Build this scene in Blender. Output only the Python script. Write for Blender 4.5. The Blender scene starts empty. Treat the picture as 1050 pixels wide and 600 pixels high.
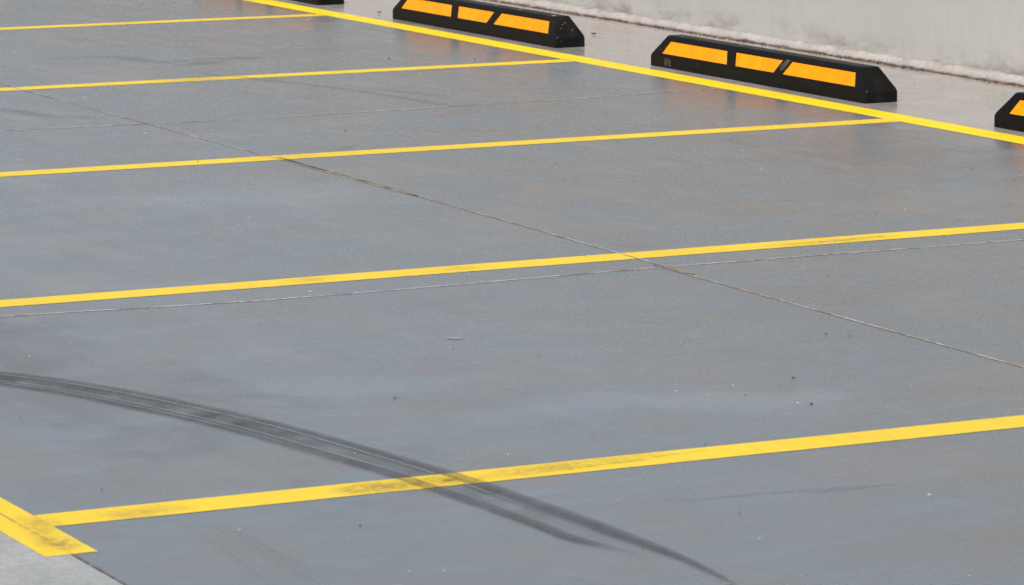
import bpy, bmesh, math, random
from mathutils import Vector, Matrix, noise
random.seed(7)
scene = bpy.context.scene
COL = scene.collection

# ------------------------------------------------------------ measured layout (metres)
WALL_Y = 1.08                  # face of the wall
LINE_X = [-7.53, -5.03, -2.530, 0.0, 2.5, 4.992, 7.491]   # centres of the bay lines
W_BAY, W_HEAD, W_FOOT = 0.112, 0.122, 0.100
Y_FOOT = -4.951                # inner edge of the foot line
Y_SLAB = Y_FOOT - 0.5 * W_FOOT # where the grey coating ends
X_FOOT_END = 7.782
ST_F, ST_B, ST_L = 0.200, 0.3405, 1.6626    # wheel stop front, back, length

# ------------------------------------------------------------ helpers
def link(name, me, mat=None, parent=None):
    o = bpy.data.objects.new(name, me)
    COL.objects.link(o)
    if mat: me.materials.append(mat)
    if parent: o.parent = parent
    return o

def tag(o, label=None, cat=None, group=None, kind=None):
    if label: o['label'] = label
    if cat: o['category'] = cat
    if group: o['group'] = group
    if kind: o['kind'] = kind
    return o

def sheet(name, x0, y0, x1, y1, z, mat, kind='structure'):
    me = bpy.data.meshes.new(name)
    me.from_pydata([(x0,y0,z),(x1,y0,z),(x1,y1,z),(x0,y1,z)], [], [(0,1,2,3)])
    return tag(link(name, me, mat), kind=kind)

def vn(x, y=0.0, z=0.0):
    return noise.noise(Vector((x, y, z)))

class NT:
    """small node-tree writer"""
    def __init__(self, name):
        self.m = bpy.data.materials.new(name); self.m.use_nodes = True
        self.t = self.m.node_tree; self.n = self.t.nodes
        self.b = self.n['Principled BSDF']
        self.tc = self.n.new('ShaderNodeTexCoord')
    def set(self, node, key, v):
        if isinstance(v, bpy.types.NodeSocket): self.t.links.new(v, node.inputs[key])
        elif v is not None: node.inputs[key].default_value = v
    def noise(self, scale, detail=4, rough=0.5, vec=None, dist=0.0, stretch=None, off=(0,0,0)):
        v = vec or self.tc.outputs['Object']
        if stretch or any(off):
            mp = self.n.new('ShaderNodeMapping')
            self.t.links.new(v, mp.inputs['Vector'])
            mp.inputs['Scale'].default_value = stretch or (1,1,1)
            mp.inputs['Location'].default_value = off
            v = mp.outputs[0]
        q = self.n.new('ShaderNodeTexNoise')
        self.t.links.new(v, q.inputs['Vector'])
        q.inputs['Scale'].default_value = scale; q.inputs['Detail'].default_value = detail
        q.inputs['Roughness'].default_value = rough; q.inputs['Distortion'].default_value = dist
        return q.outputs['Fac']
    def voro(self, scale, feature='F1', rnd=1.0):
        q = self.n.new('ShaderNodeTexVoronoi'); q.feature = feature
        self.t.links.new(self.tc.outputs['Object'], q.inputs['Vector'])
        q.inputs['Scale'].default_value = scale; q.inputs['Randomness'].default_value = rnd
        return q.outputs['Distance']
    def rng(self, v, a, b, c=0.0, d=1.0):
        q = self.n.new('ShaderNodeMapRange'); self.set(q, 'Value', v)
        q.inputs['From Min'].default_value = a; q.inputs['From Max'].default_value = b
        q.inputs['To Min'].default_value = c; q.inputs['To Max'].default_value = d
        return q.outputs[0]
    def math(self, op, a, b=None, c=None):
        q = self.n.new('ShaderNodeMath'); q.operation = op
        self.set(q, 0, a); self.set(q, 1, b); self.set(q, 2, c)
        return q.outputs[0]
    def mix(self, f, a, b, mode='MIX'):
        q = self.n.new('ShaderNodeMix'); q.data_type = 'RGBA'; q.blend_type = mode
        self.set(q, 0, f)
        self.set(q, 6, a if isinstance(a, bpy.types.NodeSocket) else (*a, 1))
        self.set(q, 7, b if isinstance(b, bpy.types.NodeSocket) else (*b, 1))
        return q.outputs[2]
    def sep(self, v=None):
        q = self.n.new('ShaderNodeSeparateXYZ'); self.t.links.new(v or self.tc.outputs['Object'], q.inputs[0])
        return q.outputs
    def blob(self, cx, cy, rx, ry, rot=0.0, soft=0.6):
        """a soft-edged patch with a ragged rim, fixed to a place on the ground"""
        mp = self.n.new('ShaderNodeMapping'); mp.vector_type = 'TEXTURE'
        self.t.links.new(self.tc.outputs['Object'], mp.inputs['Vector'])
        mp.inputs['Location'].default_value = (cx, cy, 0)
        mp.inputs['Rotation'].default_value = (0, 0, rot)
        mp.inputs['Scale'].default_value = (rx, ry, 1)
        ln = self.n.new('ShaderNodeVectorMath'); ln.operation = 'LENGTH'
        self.t.links.new(mp.outputs[0], ln.inputs[0])
        n = self.noise(4.0, 5, 0.6, off=(cx, cy, 3))
        r = self.math('ADD', ln.outputs['Value'], self.rng(n, 0.3, 0.7, -0.45, 0.45))
        return self.rng(r, 1.0, 1.0 - soft, 0, 1)
    def bump(self, h, strength, dist, prev=None):
        q = self.n.new('ShaderNodeBump'); self.set(q, 'Height', h)
        q.inputs['Strength'].default_value = strength; q.inputs['Distance'].default_value = dist
        if prev: self.t.links.new(prev, q.inputs['Normal'])
        return q.outputs[0]
    def out(self, color=None, rough=None, normal=None, alpha=None, spec=None):
        for k, v in (('Base Color', color), ('Roughness', rough), ('Normal', normal), ('Alpha', alpha), ('Specular IOR Level', spec)):
            if v is None: continue
            if k == 'Base Color' and not isinstance(v, bpy.types.NodeSocket): v = (*v, 1)
            self.set(self.b, k, v)
        return self.m

# ------------------------------------------------------------ materials
def coating_mat(name, ca, cb, cc, warm, r0, r1, patches=(), gb=0.07, ga=1.0):
    g = NT(name)
    big = g.noise(0.55, 5, 0.55, dist=0.6)
    mid = g.noise(2.3, 4, 0.55, dist=0.8, off=(5, 3, 0))
    roll = g.noise(5.0, 5, 0.65, stretch=(0.35, 1.6, 1), off=(1, 9, 0))      # roller strokes
    fine = g.noise(45, 2, 0.6)
    grit = g.noise(170, 1, 0.5)
    c = g.mix(g.rng(big, 0.35, 0.65), ca, cb)
    c = g.mix(g.rng(mid, 0.46, 0.66, 0, 0.85), c, cc)
    wn = g.noise(1.9, 5, 0.6, dist=1.2, off=(17, 2, 0))
    c = g.mix(g.rng(wn, 0.50, 0.64, 0, 0.9), c, warm)
    sk = g.noise(5.0, 4, 0.6, stretch=(1.3, 0.6, 1), off=(2, 12, 0), dist=1.5)
    c = g.mix(g.rng(sk, 0.50, 0.72, 0, 0.55), c, warm)
    c = g.mix(g.rng(sk, 0.48, 0.30, 0, 0.55), c, cc)
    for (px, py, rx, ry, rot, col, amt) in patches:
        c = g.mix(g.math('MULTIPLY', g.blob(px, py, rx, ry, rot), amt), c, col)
    v = g.math('ADD', g.rng(roll, 0.3, 0.7, -0.10, 0.10), g.rng(fine, 0.3, 0.7, -0.11*ga, 0.11*ga))
    v = g.math('ADD', v, g.rng(grit, 0.3, 0.7, -0.13*ga, 0.13*ga))
    v = g.math('ADD', v, 1.0)
    vc = g.n.new('ShaderNodeCombineXYZ')
    for i in range(3): g.t.links.new(v, vc.inputs[i])
    c = g.mix(1.0, c, vc.outputs[0], 'MULTIPLY')
    r = g.math('ADD', g.rng(mid, 0.35, 0.7, r0, r1), g.rng(roll, 0.3, 0.7, -0.05, 0.06))
    r = g.math('ADD', r, g.rng(fine, 0.3, 0.7, -0.015, 0.015))
    nrm = g.bump(g.noise(110, 2, 0.6), gb, 0.0004)
    nrm = g.bump(g.noise(2.2, 3, 0.5), 0.25, 0.002, nrm)
    return g.out(c, r, nrm)

M = {}
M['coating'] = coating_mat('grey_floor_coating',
    (0.126, 0.147, 0.166), (0.142, 0.155, 0.164), (0.158, 0.194, 0.222), (0.156, 0.149, 0.144), 0.21, 0.31, ga=0.38,
    patches=[(7.03, -3.22, 0.17, 0.46, -0.35, (0.185, 0.23, 0.265), 0.6),
             (6.85, -3.60, 0.16, 0.30, 0.0, (0.175, 0.215, 0.25), 0.45),
             (3.40, -2.8, 0.5, 0.55, 0.0, (0.18, 0.215, 0.24), 0.6),
             (6.45, -3.9, 0.2, 0.34, -0.3, (0.17, 0.21, 0.24), 0.5),
             (8.40, -3.45, 0.14, 0.30, 0.0, (0.155, 0.145, 0.122), 0.7),
             (6.75, -3.75, 0.16, 0.22, 0.0, (0.145, 0.135, 0.128), 0.6),
             (7.14, -4.38, 0.14, 0.18, 0.0, (0.145, 0.137, 0.13), 0.6),
             (5.5, -3.65, 0.2, 0.3, 0.0, (0.148, 0.14, 0.135), 0.6),
             (-0.2, -1.9, 0.25, 0.30, 0.0, (0.20, 0.19, 0.175), 0.4),
             (3.4, -0.55, 0.8, 0.5, 0.0, (0.105, 0.105, 0.104), 0.6),  # dim reflection by the right wheel stop, painted into the floor colour
             (5.2, -4.55, 2.6, 0.42, 0.12, (0.088, 0.094, 0.099), 0.8),
             (4.748, -1.135, 0.05, 0.03, 1.2, (0.25, 0.19, 0.15), 0.9)])
M['strip'] = coating_mat('pale_floor_coating',
    (0.345, 0.328, 0.305), (0.37, 0.352, 0.33), (0.40, 0.382, 0.355), (0.38, 0.34, 0.30), 0.15, 0.24, gb=0.015, ga=0.3)
M['concrete'] = coating_mat('pale_driveway_concrete',
    (0.33, 0.345, 0.345), (0.36, 0.37, 0.365), (0.41, 0.42, 0.415), (0.32, 0.31, 0.29), 0.45, 0.6)
g = NT('surrounding_asphalt')
M['asphalt'] = g.out(g.mix(g.noise(40, 4), (0.04, 0.04, 0.042), (0.07, 0.07, 0.07)), 0.85, g.bump(g.noise(120, 3), 0.5, 0.004))

def paint_mat(name, ca, cb, marks=()):
    g = NT(name)
    n1 = g.noise(3.0, 5, 0.6, dist=0.5)
    c = g.mix(g.rng(n1, 0.3, 0.7), ca, cb)
    # tyre rubbed streaks: broken, slanting across the stripe
    st = g.noise(6.0, 6, 0.7, stretch=(0.9, 5.0, 1), dist=0.7)
    c = g.mix(g.rng(st, 0.56, 0.72, 0, 0.45), c, (0.55, 0.32, 0.06))
    pl = g.noise(2.0, 4, 0.6, stretch=(1.0, 6.0, 1), off=(3, 1, 0))
    c = g.mix(g.rng(pl, 0.55, 0.72, 0, 0.55), c, (0.95, 0.68, 0.10))
    fine = g.noise(90, 4, 0.7)
    for (px, py, rx, ry, rot, col, amt) in marks:
        b = g.math('MULTIPLY', g.blob(px, py, rx, ry, rot, 0.9), g.rng(g.noise(38, 5, 0.8, dist=1.0), 0.36, 0.62))
        c = g.mix(g.math('MULTIPLY', b, amt), c, col)
    c = g.mix(g.rng(fine, 0.60, 0.80, 0, 0.30), c, (0.35, 0.24, 0.08))
    nrm = g.bump(g.noise(140, 3, 0.65), 0.35, 0.0006)
    return g.out(c, g.rng(n1, 0.3, 0.7, 0.42, 0.55), nrm, spec=0.3)
dk = (0.20, 0.12, 0.035)
marks = [(7.45, -5.001, 0.5, 0.006, 0.0, dk, 1.0), (7.50, -3.78, 0.010, 0.16, 0.06, dk, 0.8), (7.475, -3.62, 0.008, 0.12, 0.08, dk, 0.6), (7.50, -4.12, 0.012, 0.03, 0.5, dk, 0.8),
         (7.62, -5.0, 0.14, 0.045, -0.1, dk, 0.5), (7.70, -4.985, 0.07, 0.035, 0, dk, 0.75),
         (7.50, -4.97, 0.10, 0.05, 0, dk, 0.5), (7.50, -4.75, 0.05, 0.12, 0, dk, 0.6),
         (7.50, -4.30, 0.07, 0.10, 0, dk, 0.8), (7.50, -4.2, 0.05, 0.2, 0, dk, 0.8), (7.48, -3.85, 0.05, 0.25, 0.1, dk, 0.7),
         (5.0, -1.75, 0.04, 0.22, 0.05, dk, 0.9), (5.0, -2.9, 0.05, 0.12, 0, dk, 0.5), (4.98, -3.3, 0.05, 0.1, 0, dk, 0.5),
         (0.0, -1.6, 0.06, 0.22, 0, dk, 0.8), (2.5, -2.3, 0.06, 0.2, 0, dk, 0.4)]
M['yellow_worn'] = paint_mat('worn_yellow_paint', (0.88, 0.60, 0.012), (0.90, 0.66, 0.035), marks)
M['yellow_fresh'] = paint_mat('bright_yellow_paint', (0.90, 0.69, 0.0), (0.90, 0.74, 0.0))

g = NT('joint_sealant')
n = g.noise(9, 5, 0.75); n2 = g.noise(45, 3, 0.7)
c = g.mix(g.rng(n, 0.22, 0.46), (0.22, 0.165, 0.11), (0.34, 0.26, 0.17))
c = g.mix(g.rng(n, 0.48, 0.58), c, (0.62, 0.54, 0.45))
c = g.mix(g.rng(n2, 0.55, 0.68, 0, 0.5), c, (0.16, 0.16, 0.16))
M['joint'] = g.out(c, 0.7)
g = NT('pale_joint_sealant')
n = g.noise(7, 5, 0.8, off=(4, 4, 0)); n2 = g.noise(38, 3, 0.7)
c = g.mix(g.rng(n, 0.38, 0.5), (0.16, 0.13, 0.10), (0.42, 0.35, 0.27))
c = g.mix(g.rng(n, 0.45, 0.53), c, (0.68, 0.60, 0.50))
c = g.mix(g.rng(n2, 0.5, 0.62, 0, 0.5), c, (0.18, 0.19, 0.2))
M['joint_pale'] = g.out(c, 0.7)

# rubber: black, slightly dusty
def rubber(name, dust=0.35, off=0):
    g = NT(name)
    n = g.noise(5, 6, 0.65, off=(off, off * 2, 0)); f = g.noise(70, 4, 0.7, off=(off, 0, 0)); sp = g.voro(26)
    c = g.mix(g.rng(n, 0.4, 0.75), (0.0025, 0.0025, 0.0028), (0.006, 0.0057, 0.0055))
    c = g.mix(g.math('MULTIPLY', g.rng(n, 0.55, 0.75, 0, dust), g.rng(f, 0.4, 0.65)), c, (0.10, 0.085, 0.07))
    c = g.mix(g.math('MULTIPLY', g.rng(sp, 0.07, 0.05, 0, 0.8), g.rng(g.noise(11, 2, 0.5, off=(off, 1, 1)), 0.55, 0.6)), c, (0.30, 0.27, 0.24))
    nrm = g.bump(f, 0.5, 0.001)
    return g.out(c, g.rng(n, 0.35, 0.7, 0.40, 0.55), nrm, spec=0.15)
M['rubber'] = rubber('black_rubber')
g = NT('dusty_rubber'); f = g.noise(60, 5, 0.7, stretch=(1, 1, 0.5))
M['dust'] = g.out(g.mix(g.rng(f, 0.38, 0.62), (0.015, 0.015, 0.015), (0.10, 0.095, 0.09)), 0.85)
g = NT('rub_mark'); f = g.noise(70, 5, 0.7, stretch=(1, 1, 0.3))
M['rub'] = g.out(g.mix(g.rng(f, 0.4, 0.65), (0.01, 0.01, 0.01), (0.09, 0.065, 0.045)), 0.8)
g = NT('white_scuff'); M['chip'] = g.out(g.mix(g.rng(g.noise(90, 3), 0.4, 0.6), (0.55, 0.56, 0.56), (0.35, 0.34, 0.33)), 0.7)

# amber reflector panel: prismatic sheet with fine vertical banding
g = NT('amber_reflector_sheet')
n = g.noise(9, 4, 0.6, stretch=(2.5, 1, 0.3)); v = g.noise(90, 3, 0.6, stretch=(1, 1, 0.2))
c = g.mix(g.rng(n, 0.35, 0.7), (1.0, 0.33, 0.0), (1.0, 0.38, 0.0))
c = g.mix(g.rng(v, 0.38, 0.62, 0, 0.35), c, (0.95, 0.27, 0.0))
c = g.mix(g.rng(g.noise(25, 3, 0.6, stretch=(1, 1, 0.15), off=(8, 0, 0)), 0.50, 0.65, 0, 0.4), c, (1.0, 0.42, 0.0))
c = g.mix(g.rng(g.noise(60, 4, 0.75, off=(2, 2, 2)), 0.66, 0.8, 0, 0.6), c, (0.35, 0.12, 0.01))
M['amber'] = g.out(c, 0.42, g.bump(v, 0.2, 0.0005), spec=0.15)

# wall: painted render with rain streaks and a dirt band low down
g = NT('painted_wall_render')
x, y, z = g.sep()
big = g.noise(0.9, 5, 0.6); st = g.noise(7, 6, 0.7, stretch=(1.0, 1.0, 0.22), dist=0.4); st2 = g.noise(22, 5, 0.7, stretch=(1, 1, 0.07), off=(3, 0, 0))
sm = g.noise(6, 6, 0.7, stretch=(0.6, 1, 1.6), off=(9, 0, 2))
c = g.mix(g.rng(big, 0.35, 0.65), (0.49, 0.478, 0.462), (0.53, 0.518, 0.50))
c = g.mix(g.rng(st, 0.42, 0.70, 0, 0.55), c, (0.455, 0.45, 0.445))
c = g.mix(g.rng(st2, 0.54, 0.8, 0, 0.35), c, (0.45, 0.41, 0.39))
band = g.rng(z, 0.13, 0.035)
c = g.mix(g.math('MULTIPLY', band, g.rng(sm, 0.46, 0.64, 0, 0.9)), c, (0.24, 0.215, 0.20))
hair = g.noise(3.0, 8, 0.75, stretch=(9, 1, 0.5), off=(0, 0, 8))
hm = g.math('MULTIPLY', g.rng(g.math('ABSOLUTE', g.math('SUBTRACT', hair, 0.5)), 0.006, 0.0, 0, 1), g.rng(z, 0.30, 0.05, 0, 0.5))
c = g.mix(hm, c, (0.25, 0.23, 0.21))
c = g.mix(g.rng(g.voro(5.0), 0.022, 0.012, 0, 0.9), c, (0.08, 0.06, 0.05))
M['wall'] = g.out(c, g.rng(st, 0.3, 0.7, 0.5, 0.7), g.bump(g.noise(45, 5, 0.6), 0.3, 0.002, g.bump(g.noise(3, 3), 0.4, 0.01)))

# mortar fillet along the wall foot
g = NT('mortar_fillet')
x, y, z = g.sep()
n = g.noise(12, 6, 0.7); n2 = g.noise(5, 5, 0.7, stretch=(1, 1, 1), off=(3, 3, 3)); n3 = g.noise(50, 4, 0.7)
c = g.mix(g.rng(n2, 0.35, 0.6), (0.40, 0.37, 0.345), (0.49, 0.465, 0.44))
c = g.mix(g.rng(n, 0.54, 0.75, 0, 0.6), c, (0.36, 0.30, 0.25))
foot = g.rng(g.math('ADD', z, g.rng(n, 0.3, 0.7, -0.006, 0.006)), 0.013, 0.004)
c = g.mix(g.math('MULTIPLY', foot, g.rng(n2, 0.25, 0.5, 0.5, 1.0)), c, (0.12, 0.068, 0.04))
topb = g.rng(g.math('ADD', z, g.rng(n, 0.3, 0.7, -0.007, 0.007)), 0.030, 0.037)
c = g.mix(g.math('MULTIPLY', topb, g.rng(n3, 0.4, 0.6, 0.2, 0.8)), c, (0.28, 0.24, 0.21))
cr = g.noise(2.5, 6, 0.8, stretch=(3, 1, 1), off=(0, 2, 0))
c = g.mix(g.rng(g.math('ABSOLUTE', g.math('SUBTRACT', cr, 0.5)), 0.006, 0.0, 0, 0.8), c, (0.06, 0.045, 0.035))
M['fillet'] = g.out(c, 0.75, g.bump(n, 0.12, 0.003))

# ------------------------------------------------------------ ground
sheet('ground', -600, -600, 600, 600, -0.30, M['asphalt'])
def slab(name, x0, y0, x1, y1, mat):
    bm = bmesh.new()
    bmesh.ops.create_cube(bm, size=1, matrix=Matrix.Translation(((x0+x1)/2, (y0+y1)/2, -0.14)) @ Matrix.Diagonal((x1-x0, y1-y0, 0.28, 1)))
    me = bpy.data.meshes.new(name); bm.to_mesh(me); bm.free()
    return tag(link(name, me, mat), kind='structure')
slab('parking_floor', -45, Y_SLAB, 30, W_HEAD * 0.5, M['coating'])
slab('walkway', -45, W_HEAD * 0.5 + 0.0005, 30, WALL_Y + 0.2, M['strip'])
slab('driveway', -45, -26, 30, Y_SLAB - 0.0025, M['concrete'])
# brown dirt caught along the edge of the coating
def ribbon(name, pts, width, z, mat, wob=0.0, wwob=0.0, step=0.04, kind='structure', seed=0.0, uv=False, clip=None):
    """flat strip along a polyline, edges slightly uneven; UV = (along, across)"""
    P = [Vector((a, b, 0)) for a, b in pts]
    L = [0.0]
    for a, b in zip(P, P[1:]): L.append(L[-1] + (b - a).length)
    n = max(2, int(L[-1] / step))
    def at(s):
        for i in range(len(P) - 1):
            if s <= L[i+1] or i == len(P) - 2:
                t = (s - L[i]) / max(1e-9, L[i+1] - L[i])
                if len(P) == 2: return P[0].lerp(P[1], t)
                p0 = P[max(i-1, 0)]; p1 = P[i]; p2 = P[i+1]; p3 = P[min(i+2, len(P)-1)]
                return 0.5 * ((2*p1) + (p2-p0)*t + (2*p0-5*p1+4*p2-p3)*t*t + (3*p1-p0-3*p2+p3)*t**3)
    vs = []; uvs = []
    for k in range(n + 1):
        s = L[-1] * k / n; e = 1e-3
        d = (at(min(s+e, L[-1])) - at(max(s-e, 0))).normalized(); nn = Vector((-d.y, d.x, 0))
        c = at(s) + nn * wob * (vn(s*1.3, seed, 1) + 0.5 * vn(s*7, seed, 2))
        ends = 0.0 if (k == 0 or k == n) else 1.0
        wa = width/2 + wwob * (vn(s*2.0, seed, 5) + 0.6*vn(s*9, seed, 3))
        wb = width/2 + wwob * (vn(s*2.0, seed, 9) + 0.6*vn(s*9, seed, 7))
        for q in (c - nn*wa, c + nn*wb):
            vs.append((q.x, q.y, z))
        uvs += [(k/n, 0.0), (k/n, 1.0)]
    fs = [(2*i, 2*i+1, 2*i+3, 2*i+2) for i in range(n)]
    me = bpy.data.meshes.new(name); me.from_pydata(vs, [], fs)
    if uv:
        l = me.uv_layers.new(name='UVMap')
        for lp in me.loops: l.data[lp.index].uv = uvs[lp.vertex_index]
    me.update()
    if me.polygons[0].normal.z < 0: me.flip_normals()
    return tag(link(name, me, mat), kind=kind)

# painted lines
o = ribbon('head_line', [(-40, W_HEAD/2), (24, W_HEAD/2)], W_HEAD, 0.0007, M['yellow_fresh'], 0.002, 0.002, 0.08, seed=3)
tag(o, 'long bright yellow line running past the wheel stops at the head of the bays')
bay_labels = ['yellow bay line far beyond the top left corner', 'yellow bay line outside the top left corner',
  'topmost thin yellow bay line, nearest the top edge', 'second yellow bay line from the top, meeting the long line below the middle wheel stop',
  'third yellow bay line from the top, meeting the long line beside the right wheel stop',
  'fourth yellow bay line from the top, with a pale floor joint close below it',
  'lowest and widest looking yellow bay line, crossed by the dark tyre mark']
for i, x in enumerate(LINE_X):
    o = ribbon('bay_line', [(x, Y_FOOT + 0.0005), (x, 0.004 if i != 4 else 0.0)], W_BAY, 0.0007, M['yellow_worn'], 0.003, 0.002, 0.05, seed=i*3.7)
    tag(o, bay_labels[i], group='yellow bay lines')
o = ribbon('foot_line', [(-40, Y_FOOT - W_FOOT/2), (X_FOOT_END, Y_FOOT - W_FOOT/2)], W_FOOT, 0.0007, M['yellow_worn'], 0.001, 0.001, 0.08, seed=11)
tag(o, 'scuffed yellow line end in the bottom left corner, where the grey floor meets pale concrete')

# sealed slab joints
o = ribbon('floor_joint', [(-40, -2.385), (-0.2, -2.377), (2.6, -2.352), (5.21, -2.387), (6.95, -2.41), (24, -2.41)], 0.0062, 0.0012, M['joint'], 0.003, 0.0012, 0.03, seed=5)
tag(o, 'long brown sealed floor joint running diagonally down to the right edge')
o = ribbon('floor_joint', [(1.33, -5.0), (1.33, -3), (1.39, -2.1), (1.35, -1.0), (1.28, -0.002)], 0.0078, 0.0012, M['joint_pale'], 0.0015, 0.0008, 0.03, seed=8)
tag(o, 'faint pale floor joint between the second and third yellow bay lines')
o = ribbon('floor_joint', [(5.18, -5.0), (5.185, -4.24), (5.248, -3.48), (5.217, -2.39), (5.228, -1.26), (5.22, -0.002)], 0.0078, 0.0012, M['joint_pale'], 0.0015, 0.0008, 0.03, seed=2)
tag(o, 'pale floor joint just below the fourth yellow bay line')
o = ribbon('floor_joint', [(1.15, W_HEAD + 0.01), (1.15, WALL_Y - 0.05)], 0.006, 0.0012, M['joint_pale'], 0.002, 0.001, 0.03, seed=4)
tag(o, 'short fine joint in the pale strip behind the right wheel stop')
g = NT('edge_dirt'); u = g.noise(30, 4, 0.7)
M['dirt'] = g.out((0.13, 0.09, 0.06), 0.9, alpha=g.rng(u, 0.42, 0.62, 0, 0.85))
o = ribbon('coating_edge', [(X_FOOT_END - 0.01, Y_SLAB), (24, Y_SLAB)], 0.007, 0.0013, M['dirt'], 0.001, 0.002, 0.03, seed=6)
tag(o, 'brown dirty edge between the grey floor and the pale concrete')

# ------------------------------------------------------------ tyre marks
def tyre_mat():
    g = NT('tyre_rubber_mark')
    uvn = g.n.new('ShaderNodeUVMap'); uvn.uv_map = 'UVMap'
    u, v, _ = g.sep(uvn.outputs[0])
    streak = g.noise(1.0, 6, 0.7, vec=uvn.outputs[0], stretch=(6, 26, 1))
    patch = g.noise(7, 6, 0.7, dist=0.5)
    fine = g.noise(120, 3, 0.6)
    def band(a, b, soft=0.008):
        return g.math('MULTIPLY', g.rng(v, a - soft, a + soft), g.rng(v, b + soft, b - soft))
    def edge(lo, soft=0.010):      # 1 above lo (a socket), 0 below
        return g.rng(g.math('SUBTRACT', v, lo), -soft, soft)
    def inv(q): return g.math('SUBTRACT', 1.0, q)
    st_lo = g.rng(u, 0.50, 0.78, 0.775, 0.65)           # outer rib widens towards the far end
    shoulder_t = g.math('MULTIPLY', edge(st_lo), g.rng(v, 0.998, 0.978))
    mid_hi = g.math('SUBTRACT', st_lo, 0.055)
    midb = g.math('MULTIPLY', inv(edge(mid_hi)), g.rng(v, 0.325, 0.345))
    patch2 = g.math('ADD', g.rng(patch, 0.40, 0.58, 0.30, 1.0), g.rng(streak, 0.45, 0.6, 0, 0.35))
    mid = g.math('MULTIPLY', g.math('MULTIPLY', midb, g.rng(u, 0.60, 0.50)), patch2)
    mid2 = g.math('MULTIPLY', g.math('MULTIPLY', midb, g.rng(u, 0.92, 0.72)), g.math('MULTIPLY', g.rng(streak, 0.42, 0.56, 0, 0.8), g.rng(patch, 0.36, 0.56, 0.25, 1.0)))
    lo_hi = g.rng(u, 0.50, 0.66, 0.27, 0.27)
    low1 = g.math('MULTIPLY', g.math('MULTIPLY', inv(edge(lo_hi)), g.rng(v, 0.165, 0.18)), g.rng(u, 0.925, 0.885))
    low2 = g.math('MULTIPLY', band(0.01, 0.115), g.rng(u, 0.90, 0.86))
    late = g.math('MULTIPLY', g.math('MULTIPLY', band(0.015, 0.25), g.rng(u, 0.52, 0.60)), g.rng(u, 0.90, 0.87))
    late = g.math('MULTIPLY', late, g.rng(streak, 0.36, 0.50, 0.35, 1.0))
    low2 = g.math('MAXIMUM', low2, late)
    a = g.math('MAXIMUM', shoulder_t, mid); a = g.math('MAXIMUM', a, low1); a = g.math('MAXIMUM', a, low2); a = g.math('MAXIMUM', a, mid2)
    a = g.math('MULTIPLY', a, g.rng(fine, 0.25, 0.60, 0.55, 1.0))
    a = g.math('MULTIPLY', a, g.rng(patch, 0.32, 0.58, 0.55, 1.05))
    ln_ = g.noise(1.0, 4, 0.8, vec=uvn.outputs[0], stretch=(2.0, 42, 1), off=(3, 1, 0))
    a = g.math('MULTIPLY', a, g.rng(ln_, 0.40, 0.58, 0.40, 1.12))
    a = g.math('MULTIPLY', a, 0.64)
    # clean lines left by the tread grooves
    def thin(c0, w): return g.rng(g.math('ABSOLUTE', g.math('SUBTRACT', v, c0)), w, w*0.5)
    G = g.math('MULTIPLY', thin(g.math('SUBTRACT', st_lo, 0.03), 0.034), g.rng(u, 0.86, 0.70))
    G = g.math('MAXIMUM', G, g.math('MULTIPLY', thin(0.295, 0.034), g.rng(u, 0.85, 0.60, 0, 0.9)))
    G = g.math('MAXIMUM', G, g.math('MULTIPLY', thin(0.14, 0.030), g.rng(u, 0.60, 0.45, 0, 0.9)))
    G = g.math('MULTIPLY', G, g.rng(g.noise(14, 4, 0.6), 0.3, 0.55, 0.65, 1.0))
    ox = g.sep()[0]
    floor_only = g.rng(g.math('ABSOLUTE', g.math('SUBTRACT', ox, 7.491)), 0.055, 0.060)
    a = g.math('MULTIPLY', a, g.math('SUBTRACT', 1.0, G)); G = g.math('MULTIPLY', G, floor_only)
    a = g.math('MAXIMUM', a, g.math('MULTIPLY', G, 0.65))
    return g.out(g.mix(G, (0.050, 0.045, 0.042), (0.27, 0.28, 0.285)), 0.5, alpha=a)
top = [(5.52,-4.99),(5.70,-4.715),(5.93,-4.50),(6.18,-4.36),(6.51,-4.25),(6.83,-4.17),(7.21,-4.105),(7.46,-4.07),(7.89,-4.037),(8.16,-4.030),(8.34,-4.035),(8.54,-4.06)]
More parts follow.
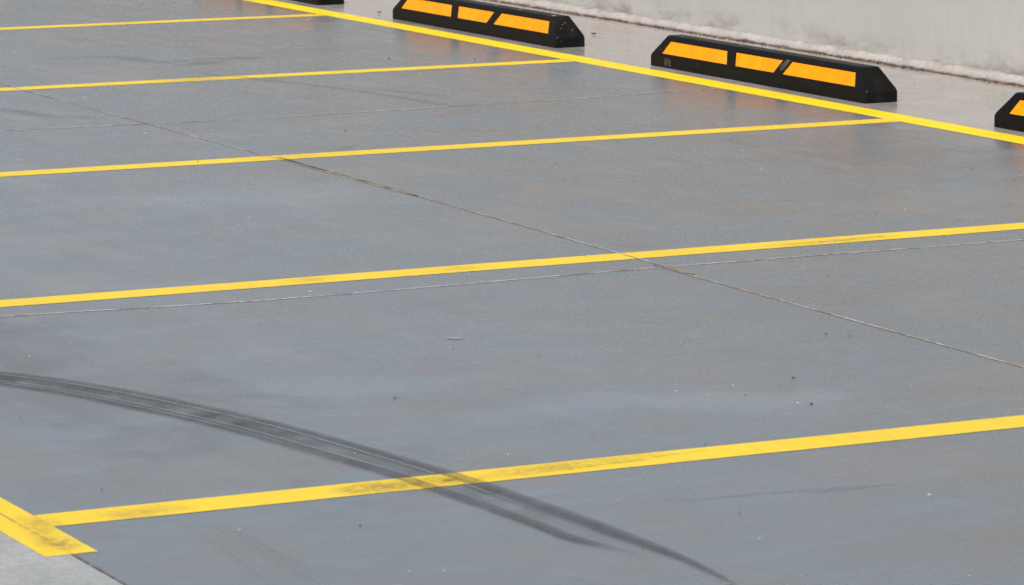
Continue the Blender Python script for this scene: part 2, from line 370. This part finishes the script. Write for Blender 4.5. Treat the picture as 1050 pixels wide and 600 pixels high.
def tyre_mark():
    # sweep between the outer edge and an inner edge 0.135 m away, pinching to nothing at the far end
    P = [Vector((a, b, 0)) for a, b in top]; N = 160; vs = []; uvs = []
    L = [0.0]
    for a, b in zip(P, P[1:]): L.append(L[-1] + (b-a).length)
    def at(s):
        for i in range(len(P)-1):
            if s <= L[i+1] or i == len(P)-2:
                t = (s-L[i])/(L[i+1]-L[i]); p0=P[max(i-1,0)];p1=P[i];p2=P[i+1];p3=P[min(i+2,len(P)-1)]
                return 0.5*((2*p1)+(p2-p0)*t+(2*p0-5*p1+4*p2-p3)*t*t+(3*p1-p0-3*p2+p3)*t**3)
    for k in range(N+1):
        s = L[-1]*k/N; d = (at(min(s+.002, L[-1]))-at(max(s-.002, 0))).normalized(); nn = Vector((d.y, -d.x, 0))
        u = k/N
        w = 0.135 * (1 if u < 0.85 else 1 - ((u-0.85)/0.15)**1.2 * 0.90) + 0.002*vn(s*3, 4)
        q = at(s)
        sh = 0.0 if u < 0.86 else -(u-0.86)*0.05
        for j in range(5):
            v = 1 - j/4
            r = q + nn*w*(1-v)
            if r.y < Y_SLAB + 0.003: r.y = Y_SLAB + 0.003
            vs.append((r.x, r.y, 0.0028)); uvs.append((u, v))
    fs = [(5*k+j, 5*k+j+1, 5*k+j+6, 5*k+j+5) for k in range(N) for j in range(4)]
    me = bpy.data.meshes.new('tyre_mark'); me.from_pydata(vs, [], fs)
    l = me.uv_layers.new(name='UVMap')
    for lp in me.loops: l.data[lp.index].uv = uvs[lp.vertex_index]
    me.update()
    if me.polygons[0].normal.z < 0: me.flip_normals()
    o = link('tyre_mark', me, tyre_mat())
    tag(o, 'broad curved dark tyre mark sweeping over the lowest yellow line', kind='structure')
tyre_mark()

def scuff_mat(name, col, amt):
    g = NT(name)
    uvn = g.n.new('ShaderNodeUVMap'); uvn.uv_map = 'UVMap'
    u, v, _ = g.sep(uvn.outputs[0])
    s = g.noise(1.0, 5, 0.7, vec=uvn.outputs[0], stretch=(1.6, 13, 1), off=(len(name), 0, 0))
    e = g.math('MULTIPLY', g.math('MULTIPLY', u, g.math('SUBTRACT', 1.0, u)), 4.0)
    e2 = g.math('MULTIPLY', g.math('MULTIPLY', v, g.math('SUBTRACT', 1.0, v)), 4.0)
    a = g.math('MULTIPLY', g.math('MULTIPLY', e, e2), g.rng(s, 0.44, 0.62))
    return g.out(col, 0.28, alpha=g.math('MULTIPLY', a, amt))
SD = scuff_mat('dark_scuff', (0.06, 0.055, 0.05), 0.62)
SD2 = scuff_mat('faint_dark_scuff', (0.07, 0.068, 0.062), 0.50)
SL = scuff_mat('pale_scuff', (0.27, 0.31, 0.34), 0.45)
scuffs = [([(7.852,-3.896),(7.88,-3.764),(7.893,-3.599),(7.933,-3.36)], 0.022, SD2, 'thin faint dark streak right of the tyre mark, under the lowest line'),
  ([(7.926,-3.575),(7.929,-3.469),(7.931,-3.347)], 0.012, SD, 'short sharp dark streak near the lower right, under the lowest line'),
  ([(0.55,-2.72),(0.70,-2.66),(0.835,-2.63),(1.067,-2.599)], 0.10, SD, 'dark rub mark at the left edge under the second line'),
  ([(0.95,-2.60),(1.02,-2.53),(1.12,-2.47)], 0.06, SD2, 'small faint rub mark near the left edge'),
  ([(-1.05,-1.90),(-1.049,-1.60),(-0.73,-1.50),(-0.80,-1.2)], 0.14, SD2, 'broad faint smear between the two topmost lines'),
  ([(-0.56,-1.516),(-0.60,-1.38),(-0.66,-1.26)], 0.12, SD, 'faint dark blot between the two topmost lines'),
  ([(-0.72,-1.28),(-0.74,-1.18),(-0.70,-1.05)], 0.12, SD, 'second faint dark blot between the two topmost lines'),
  ([(-0.262,-1.55),(0.135,-1.415),(0.449,-1.303)], 0.05, SD, 'dark scuff crossing the second line'),
  ([(0.30,-1.35),(0.60,-1.28),(0.81,-1.24)], 0.05, SD, 'dark scuff below the second line'),
  ([(0.72,-1.27),(0.95,-1.22),(1.188,-1.193),(1.39,-1.17)], 0.045, SD, 'dark scuff reaching the faint pale joint'),
  ([(0.60,-1.19),(0.85,-1.11),(1.10,-1.05)], 0.035, SD, 'thin dark scuff above the faint pale joint'),
  ([(2.371,-2.095),(2.34,-2.03),(2.30,-1.985)], 0.03, SD, 'small dark tick just above the third line'),
  ([(7.60,-4.66),(7.90,-4.67),(8.18,-4.69)], 0.06, SL, 'faint pale scrape near the bottom edge'),
  ([(7.66,-4.72),(7.92,-4.745),(8.2,-4.78)], 0.02, SL, 'second faint pale scrape near the bottom edge'),
  ([(6.52,-1.2),(6.7,-1.0),(6.8,-0.7)], 0.03, SD2, 'faint streak towards the right edge')]
for i, (pts, w, m, lb) in enumerate(scuffs):
    o = ribbon('floor_scuff', pts, w, 0.0015 + 0.00006 * i, m, 0.002, 0.0, 0.02, seed=i, uv=True)
    tag(o, lb, group='scuffs on the grey floor')

# ------------------------------------------------------------ wall with its mortar fillet
wall = bpy.data.objects.new('boundary_wall', None); COL.objects.link(wall); wall.location = (-8, WALL_Y, 0)
tag(wall, 'long pale grey rendered wall behind the black and amber wheel stops', 'wall')
WX0, WX1, WH = -37.0, 32.0, 1.5      # local x range and height
bm = bmesh.new()
bmesh.ops.create_cube(bm, size=1, matrix=Matrix.Translation(((WX0+WX1)/2, 0.1, WH/2 + 0.001)) @ Matrix.Diagonal((WX1-WX0, 0.2, WH - 0.002, 1)))
me = bpy.data.meshes.new('wall_panel'); bm.to_mesh(me); bm.free()
link('wall_panel', me, M['wall'], wall)
vs = []; n = 1500; K = 7
for i in range(n + 1):
    x = WX0 + (WX1 - WX0) * i / n
    hh = 0.037 + 0.005 * vn(x*2.2, 1) + 0.003 * vn(x*9, 2); dd = 0.034 + 0.007 * vn(x*1.6, 5) + 0.003 * vn(x*11, 6)
    for k in range(K):
        a = k / (K-1) * math.pi / 2
        bul = 1 + 0.03 * vn(x*8, k*2.0)
        vs.append((x, -dd*math.cos(a)*bul - 0.0006, 0.0006 + hh*math.sin(a)))
fs = [(i*K+k, (i+1)*K+k, (i+1)*K+k+1, i*K+k+1) for i in range(n) for k in range(K-1)]
me = bpy.data.meshes.new('mortar_fillet'); me.from_pydata(vs, [], fs); me.update()
for p in me.polygons: p.use_smooth = True
link('mortar_fillet', me, M['fillet'], wall)
# coping above the picture
bm = bmesh.new()
bmesh.ops.create_cube(bm, size=1, matrix=Matrix.Translation(((WX0+WX1)/2, 0.1, WH + 0.03)) @ Matrix.Diagonal((WX1-WX0, 0.26, 0.06, 1)))
me = bpy.data.meshes.new('coping'); bm.to_mesh(me); bm.free()
link('coping', me, M['wall'], wall)

# ------------------------------------------------------------ wheel stops (built at local origin: left end, front edge)
D = ST_B - ST_F; LEN = ST_L; HB, HT = 0.0445, 0.126
INS = 0.078; TF, TB = 0.038, 0.106
def slope_y(z): return TF * (z - HB) / (HT - HB)
PANELS = [((0.082, 0.117, 0.582, 0.620)), ((0.682, 0.647, 1.016, 0.981)), ((1.043, 1.081, 1.546, 1.581))]  # bl, tl, tr, br
ZL, ZH = 0.053, 0.106
def stop_body():
    bm = bmesh.new()
    base0 = [(0,0,0),(LEN,0,0),(LEN,D,0),(0,D,0)]
    base1 = [(x, y, HB) for x, y, _ in base0]
    top = [(INS,TF,HT),(LEN-INS,TF,HT),(LEN-INS,TB,HT),(INS,TB,HT)]
    v = [bm.verts.new(p) for p in base0 + base1 + top]
    bm.faces.new(v[3::-1])
    for a in (0, 4):
        for i in range(4):
            j = (i+1) % 4
            bm.faces.new((v[a+i], v[a+j], v[a+4+j], v[a+4+i]))
    bm.faces.new(v[8:12])
    bmesh.ops.bevel(bm, geom=[e for e in bm.edges if not (e.verts[0].co.z == 0 and e.verts[1].co.z == 0)], offset=0.007, segments=4, profile=0.5, affect='EDGES', clamp_overlap=True)
    me = bpy.data.meshes.new('wheel_stop_body'); bm.to_mesh(me); bm.free()
    body = bpy.data.objects.new('tmp_body', me); COL.objects.link(body)
    # recesses for the reflectors: cut on both long faces
    bm = bmesh.new()
    nrm = Vector((0, -(HT-HB), TF)).normalized()
    for bl, tl, tr, br in PANELS:
        for side in (0, 1):
            q = [Vector((bl, slope_y(ZL), ZL)), Vector((br, slope_y(ZL), ZL)), Vector((tr, slope_y(ZH), ZH)), Vector((tl, slope_y(ZH), ZH))]
            nn = nrm.copy()
            if side:
                q = [Vector((LEN - p.x, D - p.y * (D-TB)/TF, p.z)) for p in q]
                nn = Vector((0, (HT-HB), D-TB)).normalized()
            a = [bm.verts.new(p - nn*0.006) for p in q]; b = [bm.verts.new(p + nn*0.02) for p in q]
            bm.faces.new(a[::-1]); bm.faces.new(b)
            for i in range(4):
                j = (i+1) % 4
                bm.faces.new((a[i], a[j], b[j], b[i]))
    bmesh.ops.recalc_face_normals(bm, faces=bm.faces)
    cm = bpy.data.meshes.new('cutter'); bm.to_mesh(cm); bm.free()
    cut = bpy.data.objects.new('tmp_cut', cm); COL.objects.link(cut)
    md = body.modifiers.new('b', 'BOOLEAN'); md.operation = 'DIFFERENCE'; md.object = cut; md.solver = 'EXACT'
    dg = bpy.context.evaluated_depsgraph_get()
    res = bpy.data.meshes.new_from_object(body.evaluated_get(dg))
    bpy.data.objects.remove(body); bpy.data.objects.remove(cut)
    res.name = 'wheel_stop_body'
    res.materials.clear()
    return res
def panel_mesh(p, side):
    bl, tl, tr, br = p; e = 0.0022
    z0, z1 = ZL + e, ZH - e
    f = lambda z: (z-ZL)/(ZH-ZL)
    q = [Vector((bl+(tl-bl)*f(z0)+e, slope_y(z0), z0)), Vector((br+(tr-br)*f(z0)-e, slope_y(z0), z0)),
         Vector((br+(tr-br)*f(z1)-e, slope_y(z1), z1)), Vector((bl+(tl-bl)*f(z1)+e, slope_y(z1), z1))]
    nn = Vector((0, -(HT-HB), TF)).normalized()
    if side:
        q = [Vector((LEN - v.x, D - v.y*(D-TB)/TF, v.z)) for v in q]; nn = Vector((0, (HT-HB), D-TB)).normalized()
    bm = bmesh.new()
    a = [bm.verts.new(v - nn*0.0055) for v in q]; b = [bm.verts.new(v - nn*0.0035) for v in q]
    bm.faces.new(a[::-1]); bm.faces.new(b)
    for i in range(4):
        j = (i+1) % 4; bm.faces.new((a[i], a[j], b[j], b[i]))
    bmesh.ops.recalc_face_normals(bm, faces=bm.faces)
    bmesh.ops.translate(bm, verts=bm.verts, vec=(0,0,0))
    me = bpy.data.meshes.new('reflector_panel'); bm.to_mesh(me); bm.free()
    me.materials.append(M['amber'])
    return me
body_me = stop_body()
pm = [panel_mesh(p, s) for s in (0, 1) for p in PANELS]
def wheel_stop(x, label, off):
    r = bpy.data.objects.new('wheel_stop', None); COL.objects.link(r); r.location = (x, ST_F, 0.001)
    tag(r, label, 'wheel stop', 'black rubber wheel stops along the wall')
    me = body_me.copy()
    b = link('rubber_body', me, rubber('black_rubber_%d' % off, 0.35, off), r)
    for q in pm:
        o = bpy.data.objects.new('reflector_panel', q); COL.objects.link(o); o.parent = r
    return r
sB = wheel_stop(-2.176, 'black wheel stop left of the whole one, white chips on its right shoulder', 1)
sA = wheel_stop(0.329, 'black wheel stop seen whole, with a grey dusty smear on its slanted divider', 2)
sC = wheel_stop(2.844, 'black wheel stop cut off by the right edge, one amber corner showing', 3)
sD = wheel_stop(-4.694, 'wheel stop at the top edge, only the foot of its black right end showing', 4)
def decal_quad(name, parent, pts, mat, n=Vector((0,-(HT-HB),TF)).normalized(), lift=0.0006):
    me = bpy.data.meshes.new(name)
    top_ = [Vector(p)+n*lift for p in pts]; k = len(pts)
    me.from_pydata([tuple(v) for v in top_], [], [tuple(range(k))]); me.update()
    return link(name, me, mat, parent)
def on(x, z): return (x, slope_y(z), z)
# dusty smear on the slanted divider of the whole stop
decal_quad('dust_smear', sA, [on(1.012, 0.072), on(1.030, 0.064), on(1.052, 0.080), on(1.070, 0.101), on(1.074, 0.108), on(1.046, 0.109), on(1.030, 0.100), on(1.016, 0.086)], M['dust'])
decal_quad('rub_mark', sA, [(0.118, 0, 0.008), (0.178, 0, 0.006), (0.172, 0, 0.034), (0.160, 0, 0.040), (0.120, 0, 0.038)], M['rub'], Vector((0,-1,0)))
up = Vector((0,0,1))
def chip(parent, x, y, sx, sy, k=7, s=0):
    rnd = random.Random(s)
    pts = []
    for i in range(k):
        a = 2*math.pi*i/k; r = 0.6 + 0.4*rnd.random()
        pts.append((x + sx*r*math.cos(a), y + sy*r*math.sin(a), HT))
    decal_quad('white_chip', parent, pts, M['chip'], up)
chip(sB, LEN-INS-0.035, TF+0.012, 0.022, 0.010, 9, 1); chip(sB, 1.18, TF+0.035, 0.02, 0.006, 7, 2); chip(sB, 0.95, TF+0.03, 0.025, 0.005, 7, 3)
chip(sA, INS+0.085, TF+0.02, 0.010, 0.006, 7, 4); chip(sA, 0.62, TF+0.03, 0.012, 0.004, 7, 5)
for k_, (ex, ez, ey) in enumerate([(0.033, 0.092, 0.055), (0.030, 0.078, 0.04), (0.052, 0.10, 0.07), (0.025, 0.07, 0.09)]):
    # pale nicks on the right end slope of the middle stop
    fx = lambda z: LEN - INS*(z-HB)/(HT-HB)
    n_ = Vector((HT-HB, 0, INS)).normalized()
    c0 = (fx(ez), ey, ez); s_ = 0.0014
    decal_quad('white_chip', sB, [(fx(ez-s_), ey-s_, ez-s_), (fx(ez-s_), ey+s_, ez-s_), (fx(ez+s_), ey+s_*.6, ez+s_), (fx(ez+s_), ey-s_, ez+s_)], M['chip'], n_)

# ------------------------------------------------------------ leaf crumbs, pebbles and grit
g = NT('dead_leaf'); M['leaf'] = g.out(g.mix(g.noise(150, 3), (0.10, 0.05, 0.02), (0.16, 0.09, 0.04)), 0.8)
g = NT('dark_crumb'); M['crumb'] = g.out((0.03, 0.022, 0.016), 0.8)
g = NT('pale_crumb'); M['pale'] = g.out((0.62, 0.58, 0.52), 0.7)
g = NT('orange_crumb'); M['orange'] = g.out((0.42, 0.20, 0.09), 0.7)
g = NT('tan_crumb'); M['tan'] = g.out((0.42, 0.32, 0.2), 0.8)
def lump_bm(bm, x, y, z, r, seed, flat=0.45):
    rnd = random.Random(seed)
    res = bmesh.ops.create_icosphere(bm, subdivisions=1, radius=r)
    rz = rnd.random()*6.28
    for v in res['verts']:
        k = 0.7 + 0.6*rnd.random()
        c = Vector((v.co.x*1.5*k, v.co.y*0.9*k, v.co.z*flat*k)); c.rotate(Matrix.Rotation(rz, 3, 'Z'))
        v.co = c + Vector((x, y, z + r*flat*0.75))
def crumb(name, x, y, r, mat, label, cat, flat=0.45, seed=0):
    bm = bmesh.new(); lump_bm(bm, 0, 0, 0, r*0.5, seed, flat)
    me = bpy.data.meshes.new(name); bm.to_mesh(me); bm.free()
    o = link(name, me, M[mat]); o.location = (x, y, 0.001)
    tag(o, label, cat, 'crumbs lying on the floor')
def leaf(x, y, s, rz, label):
    me = bpy.data.meshes.new('leaf_fragment'); vs = []; fs = []
    prof = [(-1,0.05),(-.6,.42),(-.1,.55),(.4,.40),(.8,.18),(1,.03)]
    for i, (a, b) in enumerate(prof):
        for sgn in (-1, 0, 1):
            vs.append((a*s, b*s*sgn, 0.002 + (0.004 if sgn else 0.0) + 0.004*math.sin(a*2)**2))
    for i in range(len(prof)-1):
        for k in range(2): fs.append((3*i+k, 3*i+k+1, 3*i+k+4, 3*i+k+3))
    me.from_pydata(vs, [], fs); o = link('leaf_fragment', me, M['leaf'])
    o.location = (x, y, 0.0012); o.rotation_euler = (0, 0, rz)
    md = o.modifiers.new('thick', 'SOLIDIFY'); md.thickness = 0.0012; md.offset = 1
    tag(o, label, 'leaf', 'crumbs lying on the floor')
leaf(-0.987, 0.629, 0.014, 0.4, 'brown leaf scrap on the pale strip between the two wheel stops with three panels')
leaf(-2.461, 0.265, 0.010, 1.5, 'tiny dark leaf scrap just left of the middle wheel stop')
crumb('pebble', -2.533, -0.037, 0.007, 'crumb', 'dark crumb where the topmost bay line meets the long line', 'pebble', seed=1)
crumb('pebble', -0.226, -0.32, 0.008, 'crumb', 'dark crumb above the second bay line, under the middle wheel stop', 'pebble', seed=2)
crumb('pebble', -0.42, -0.62, 0.008, 'crumb', 'dark crumb resting by the middle of the second bay line', 'pebble', seed=3)
crumb('pebble', 1.886, -1.843, 0.009, 'orange', 'small pinkish crumb between the second and third bay lines', 'pebble', seed=4)
crumb('pebble', 6.826, -2.945, 0.006, 'crumb', 'dark crumb above the pale smear right of centre', 'pebble', seed=5)
crumb('pebble', 7.123, -3.073, 0.0065, 'crumb', 'dark crumb above the lowest yellow line, right of centre', 'pebble', seed=6)
crumb('pebble', 6.646, -3.842, 0.0065, 'crumb', 'dark crumb above the tyre mark near the centre', 'pebble', seed=7)
crumb('pebble', 7.325, -3.903, 0.0045, 'pale', 'white crumb just above where the tyre mark meets the lowest line', 'pebble', seed=8)
crumb('pebble', 1.376, -2.416, 0.007, 'orange', 'brown crumb beside the long joint, upper left', 'pebble', seed=9)
crumb('pebble', 8.047, -3.36, 0.0045, 'pale', 'white crumb at the lower right below the dark streak', 'pebble', seed=10)
crumb('pebble', 6.12, -3.45, 0.005, 'orange', 'tiny orange crumb below the centre of the floor', 'pebble', seed=11)
# flaked white paint fleck
rn = random.Random(5); pts = []
for i in range(14):
    a = 6.283*i/14; r = 0.55 + 0.45*rn.random(); pts.append((5.995 + 0.010*r*math.cos(a) + 0.010*math.sin(a), -3.388 + 0.022*r*math.sin(a), 0.0025))
me = bpy.data.meshes.new('paint_fleck'); me.from_pydata(pts, [], [tuple(range(14))]); me.update()
tag(link('paint_fleck', me, M['chip']), 'small white paint fleck near the middle of the floor', kind='structure')
# grit: scattered everywhere, uncountable
bm = bmesh.new(); mi = []
rnd = random.Random(21)
for i in range(420):
    x = rnd.uniform(-4.5, 9.0); y = rnd.uniform(-4.95, 1.0)
    if ST_F - 0.03 < y < ST_B + 0.03: continue
    r = rnd.choice([0.0010, 0.0014, 0.0018, 0.0022]); nf = len(bm.faces)
    lump_bm(bm, x, y, 0.0018, r, i, 0.5)
    bm.faces.ensure_lookup_table(); k = rnd.choice([0, 0, 1, 1, 2])
    for f in bm.faces[nf:]: f.material_index = k
# dirt gathered along the wall foot
for i in range(260):
    x = rnd.uniform(-4.5, 2.6); y = WALL_Y - 0.035 - abs(rnd.gauss(0, 0.012)); nf = len(bm.faces)
    lump_bm(bm, x, y, 0.001, rnd.uniform(0.002, 0.0045), 900 + i, 0.6)
    bm.faces.ensure_lookup_table(); k = rnd.choice([0, 0, 2])
    for f in bm.faces[nf:]: f.material_index = k
me = bpy.data.meshes.new('grit'); bm.to_mesh(me); bm.free()
for k in ('crumb', 'pale', 'tan'): me.materials.append(M[k])
tag(link('grit', me), 'fine grit and dust specks scattered over the floor', kind='stuff')

# ------------------------------------------------------------ light
SUN_EL, SUN_AZ = math.radians(42), math.radians(-35)    # azimuth measured from +X towards +Y
world = bpy.data.worlds.new('World'); scene.world = world; world.use_nodes = True
nt = world.node_tree; bg = nt.nodes['Background']
sky = nt.nodes.new('ShaderNodeTexSky'); sky.sky_type = 'NISHITA'; sky.sun_disc = False
sky.sun_elevation = SUN_EL; sky.sun_rotation = math.pi/2 - SUN_AZ
sky.air_density = 1.0; sky.dust_density = 4.0; sky.ozone_density = 1.0
hs = nt.nodes.new('ShaderNodeHueSaturation'); hs.inputs['Saturation'].default_value = 0.42
nt.links.new(sky.outputs[0], hs.inputs['Color']); nt.links.new(hs.outputs[0], bg.inputs['Color'])
bg.inputs['Strength'].default_value = 0.115
sd = bpy.data.lights.new('sun', 'SUN'); sd.energy = 1.5; sd.angle = math.radians(35); sd.color = (1.0, 0.95, 0.88)
so = bpy.data.objects.new('sun', sd); COL.objects.link(so)
d = Vector((math.cos(SUN_EL)*math.cos(SUN_AZ), math.cos(SUN_EL)*math.sin(SUN_AZ), math.sin(SUN_EL)))
so.rotation_euler = d.to_track_quat('Z', 'Y').to_euler(); so.location = d*30

# ------------------------------------------------------------ camera (solved from the painted lines)
cd = bpy.data.cameras.new('camera'); cam = bpy.data.objects.new('camera', cd); COL.objects.link(cam)
cd.sensor_width = 36; cd.lens = 4033.1/1050*36; cd.clip_end = 3000
cd.dof.use_dof = True; cd.dof.focus_distance = 11.8; cd.dof.aperture_fstop = 20
r = Vector((0.44421266, 0.89591536, -0.00328346)); u = Vector((-0.136702, 0.07140065, 0.98803568)); f = Vector((-0.88543078, 0.4384491, -0.1541905))
m = Matrix.Identity(4)
for i in range(3): m[i][0], m[i][1], m[i][2] = r[i], u[i], -f[i]
m.translation = Vector((14.3097, -7.3512, 1.5481))
cam.matrix_world = m
scene.camera = cam
vs_ = scene.view_settings; vs_.view_transform = 'Standard'; vs_.look = 'None'; vs_.exposure = 0.42; vs_.gamma = 1.0
vs_.use_curve_mapping = False
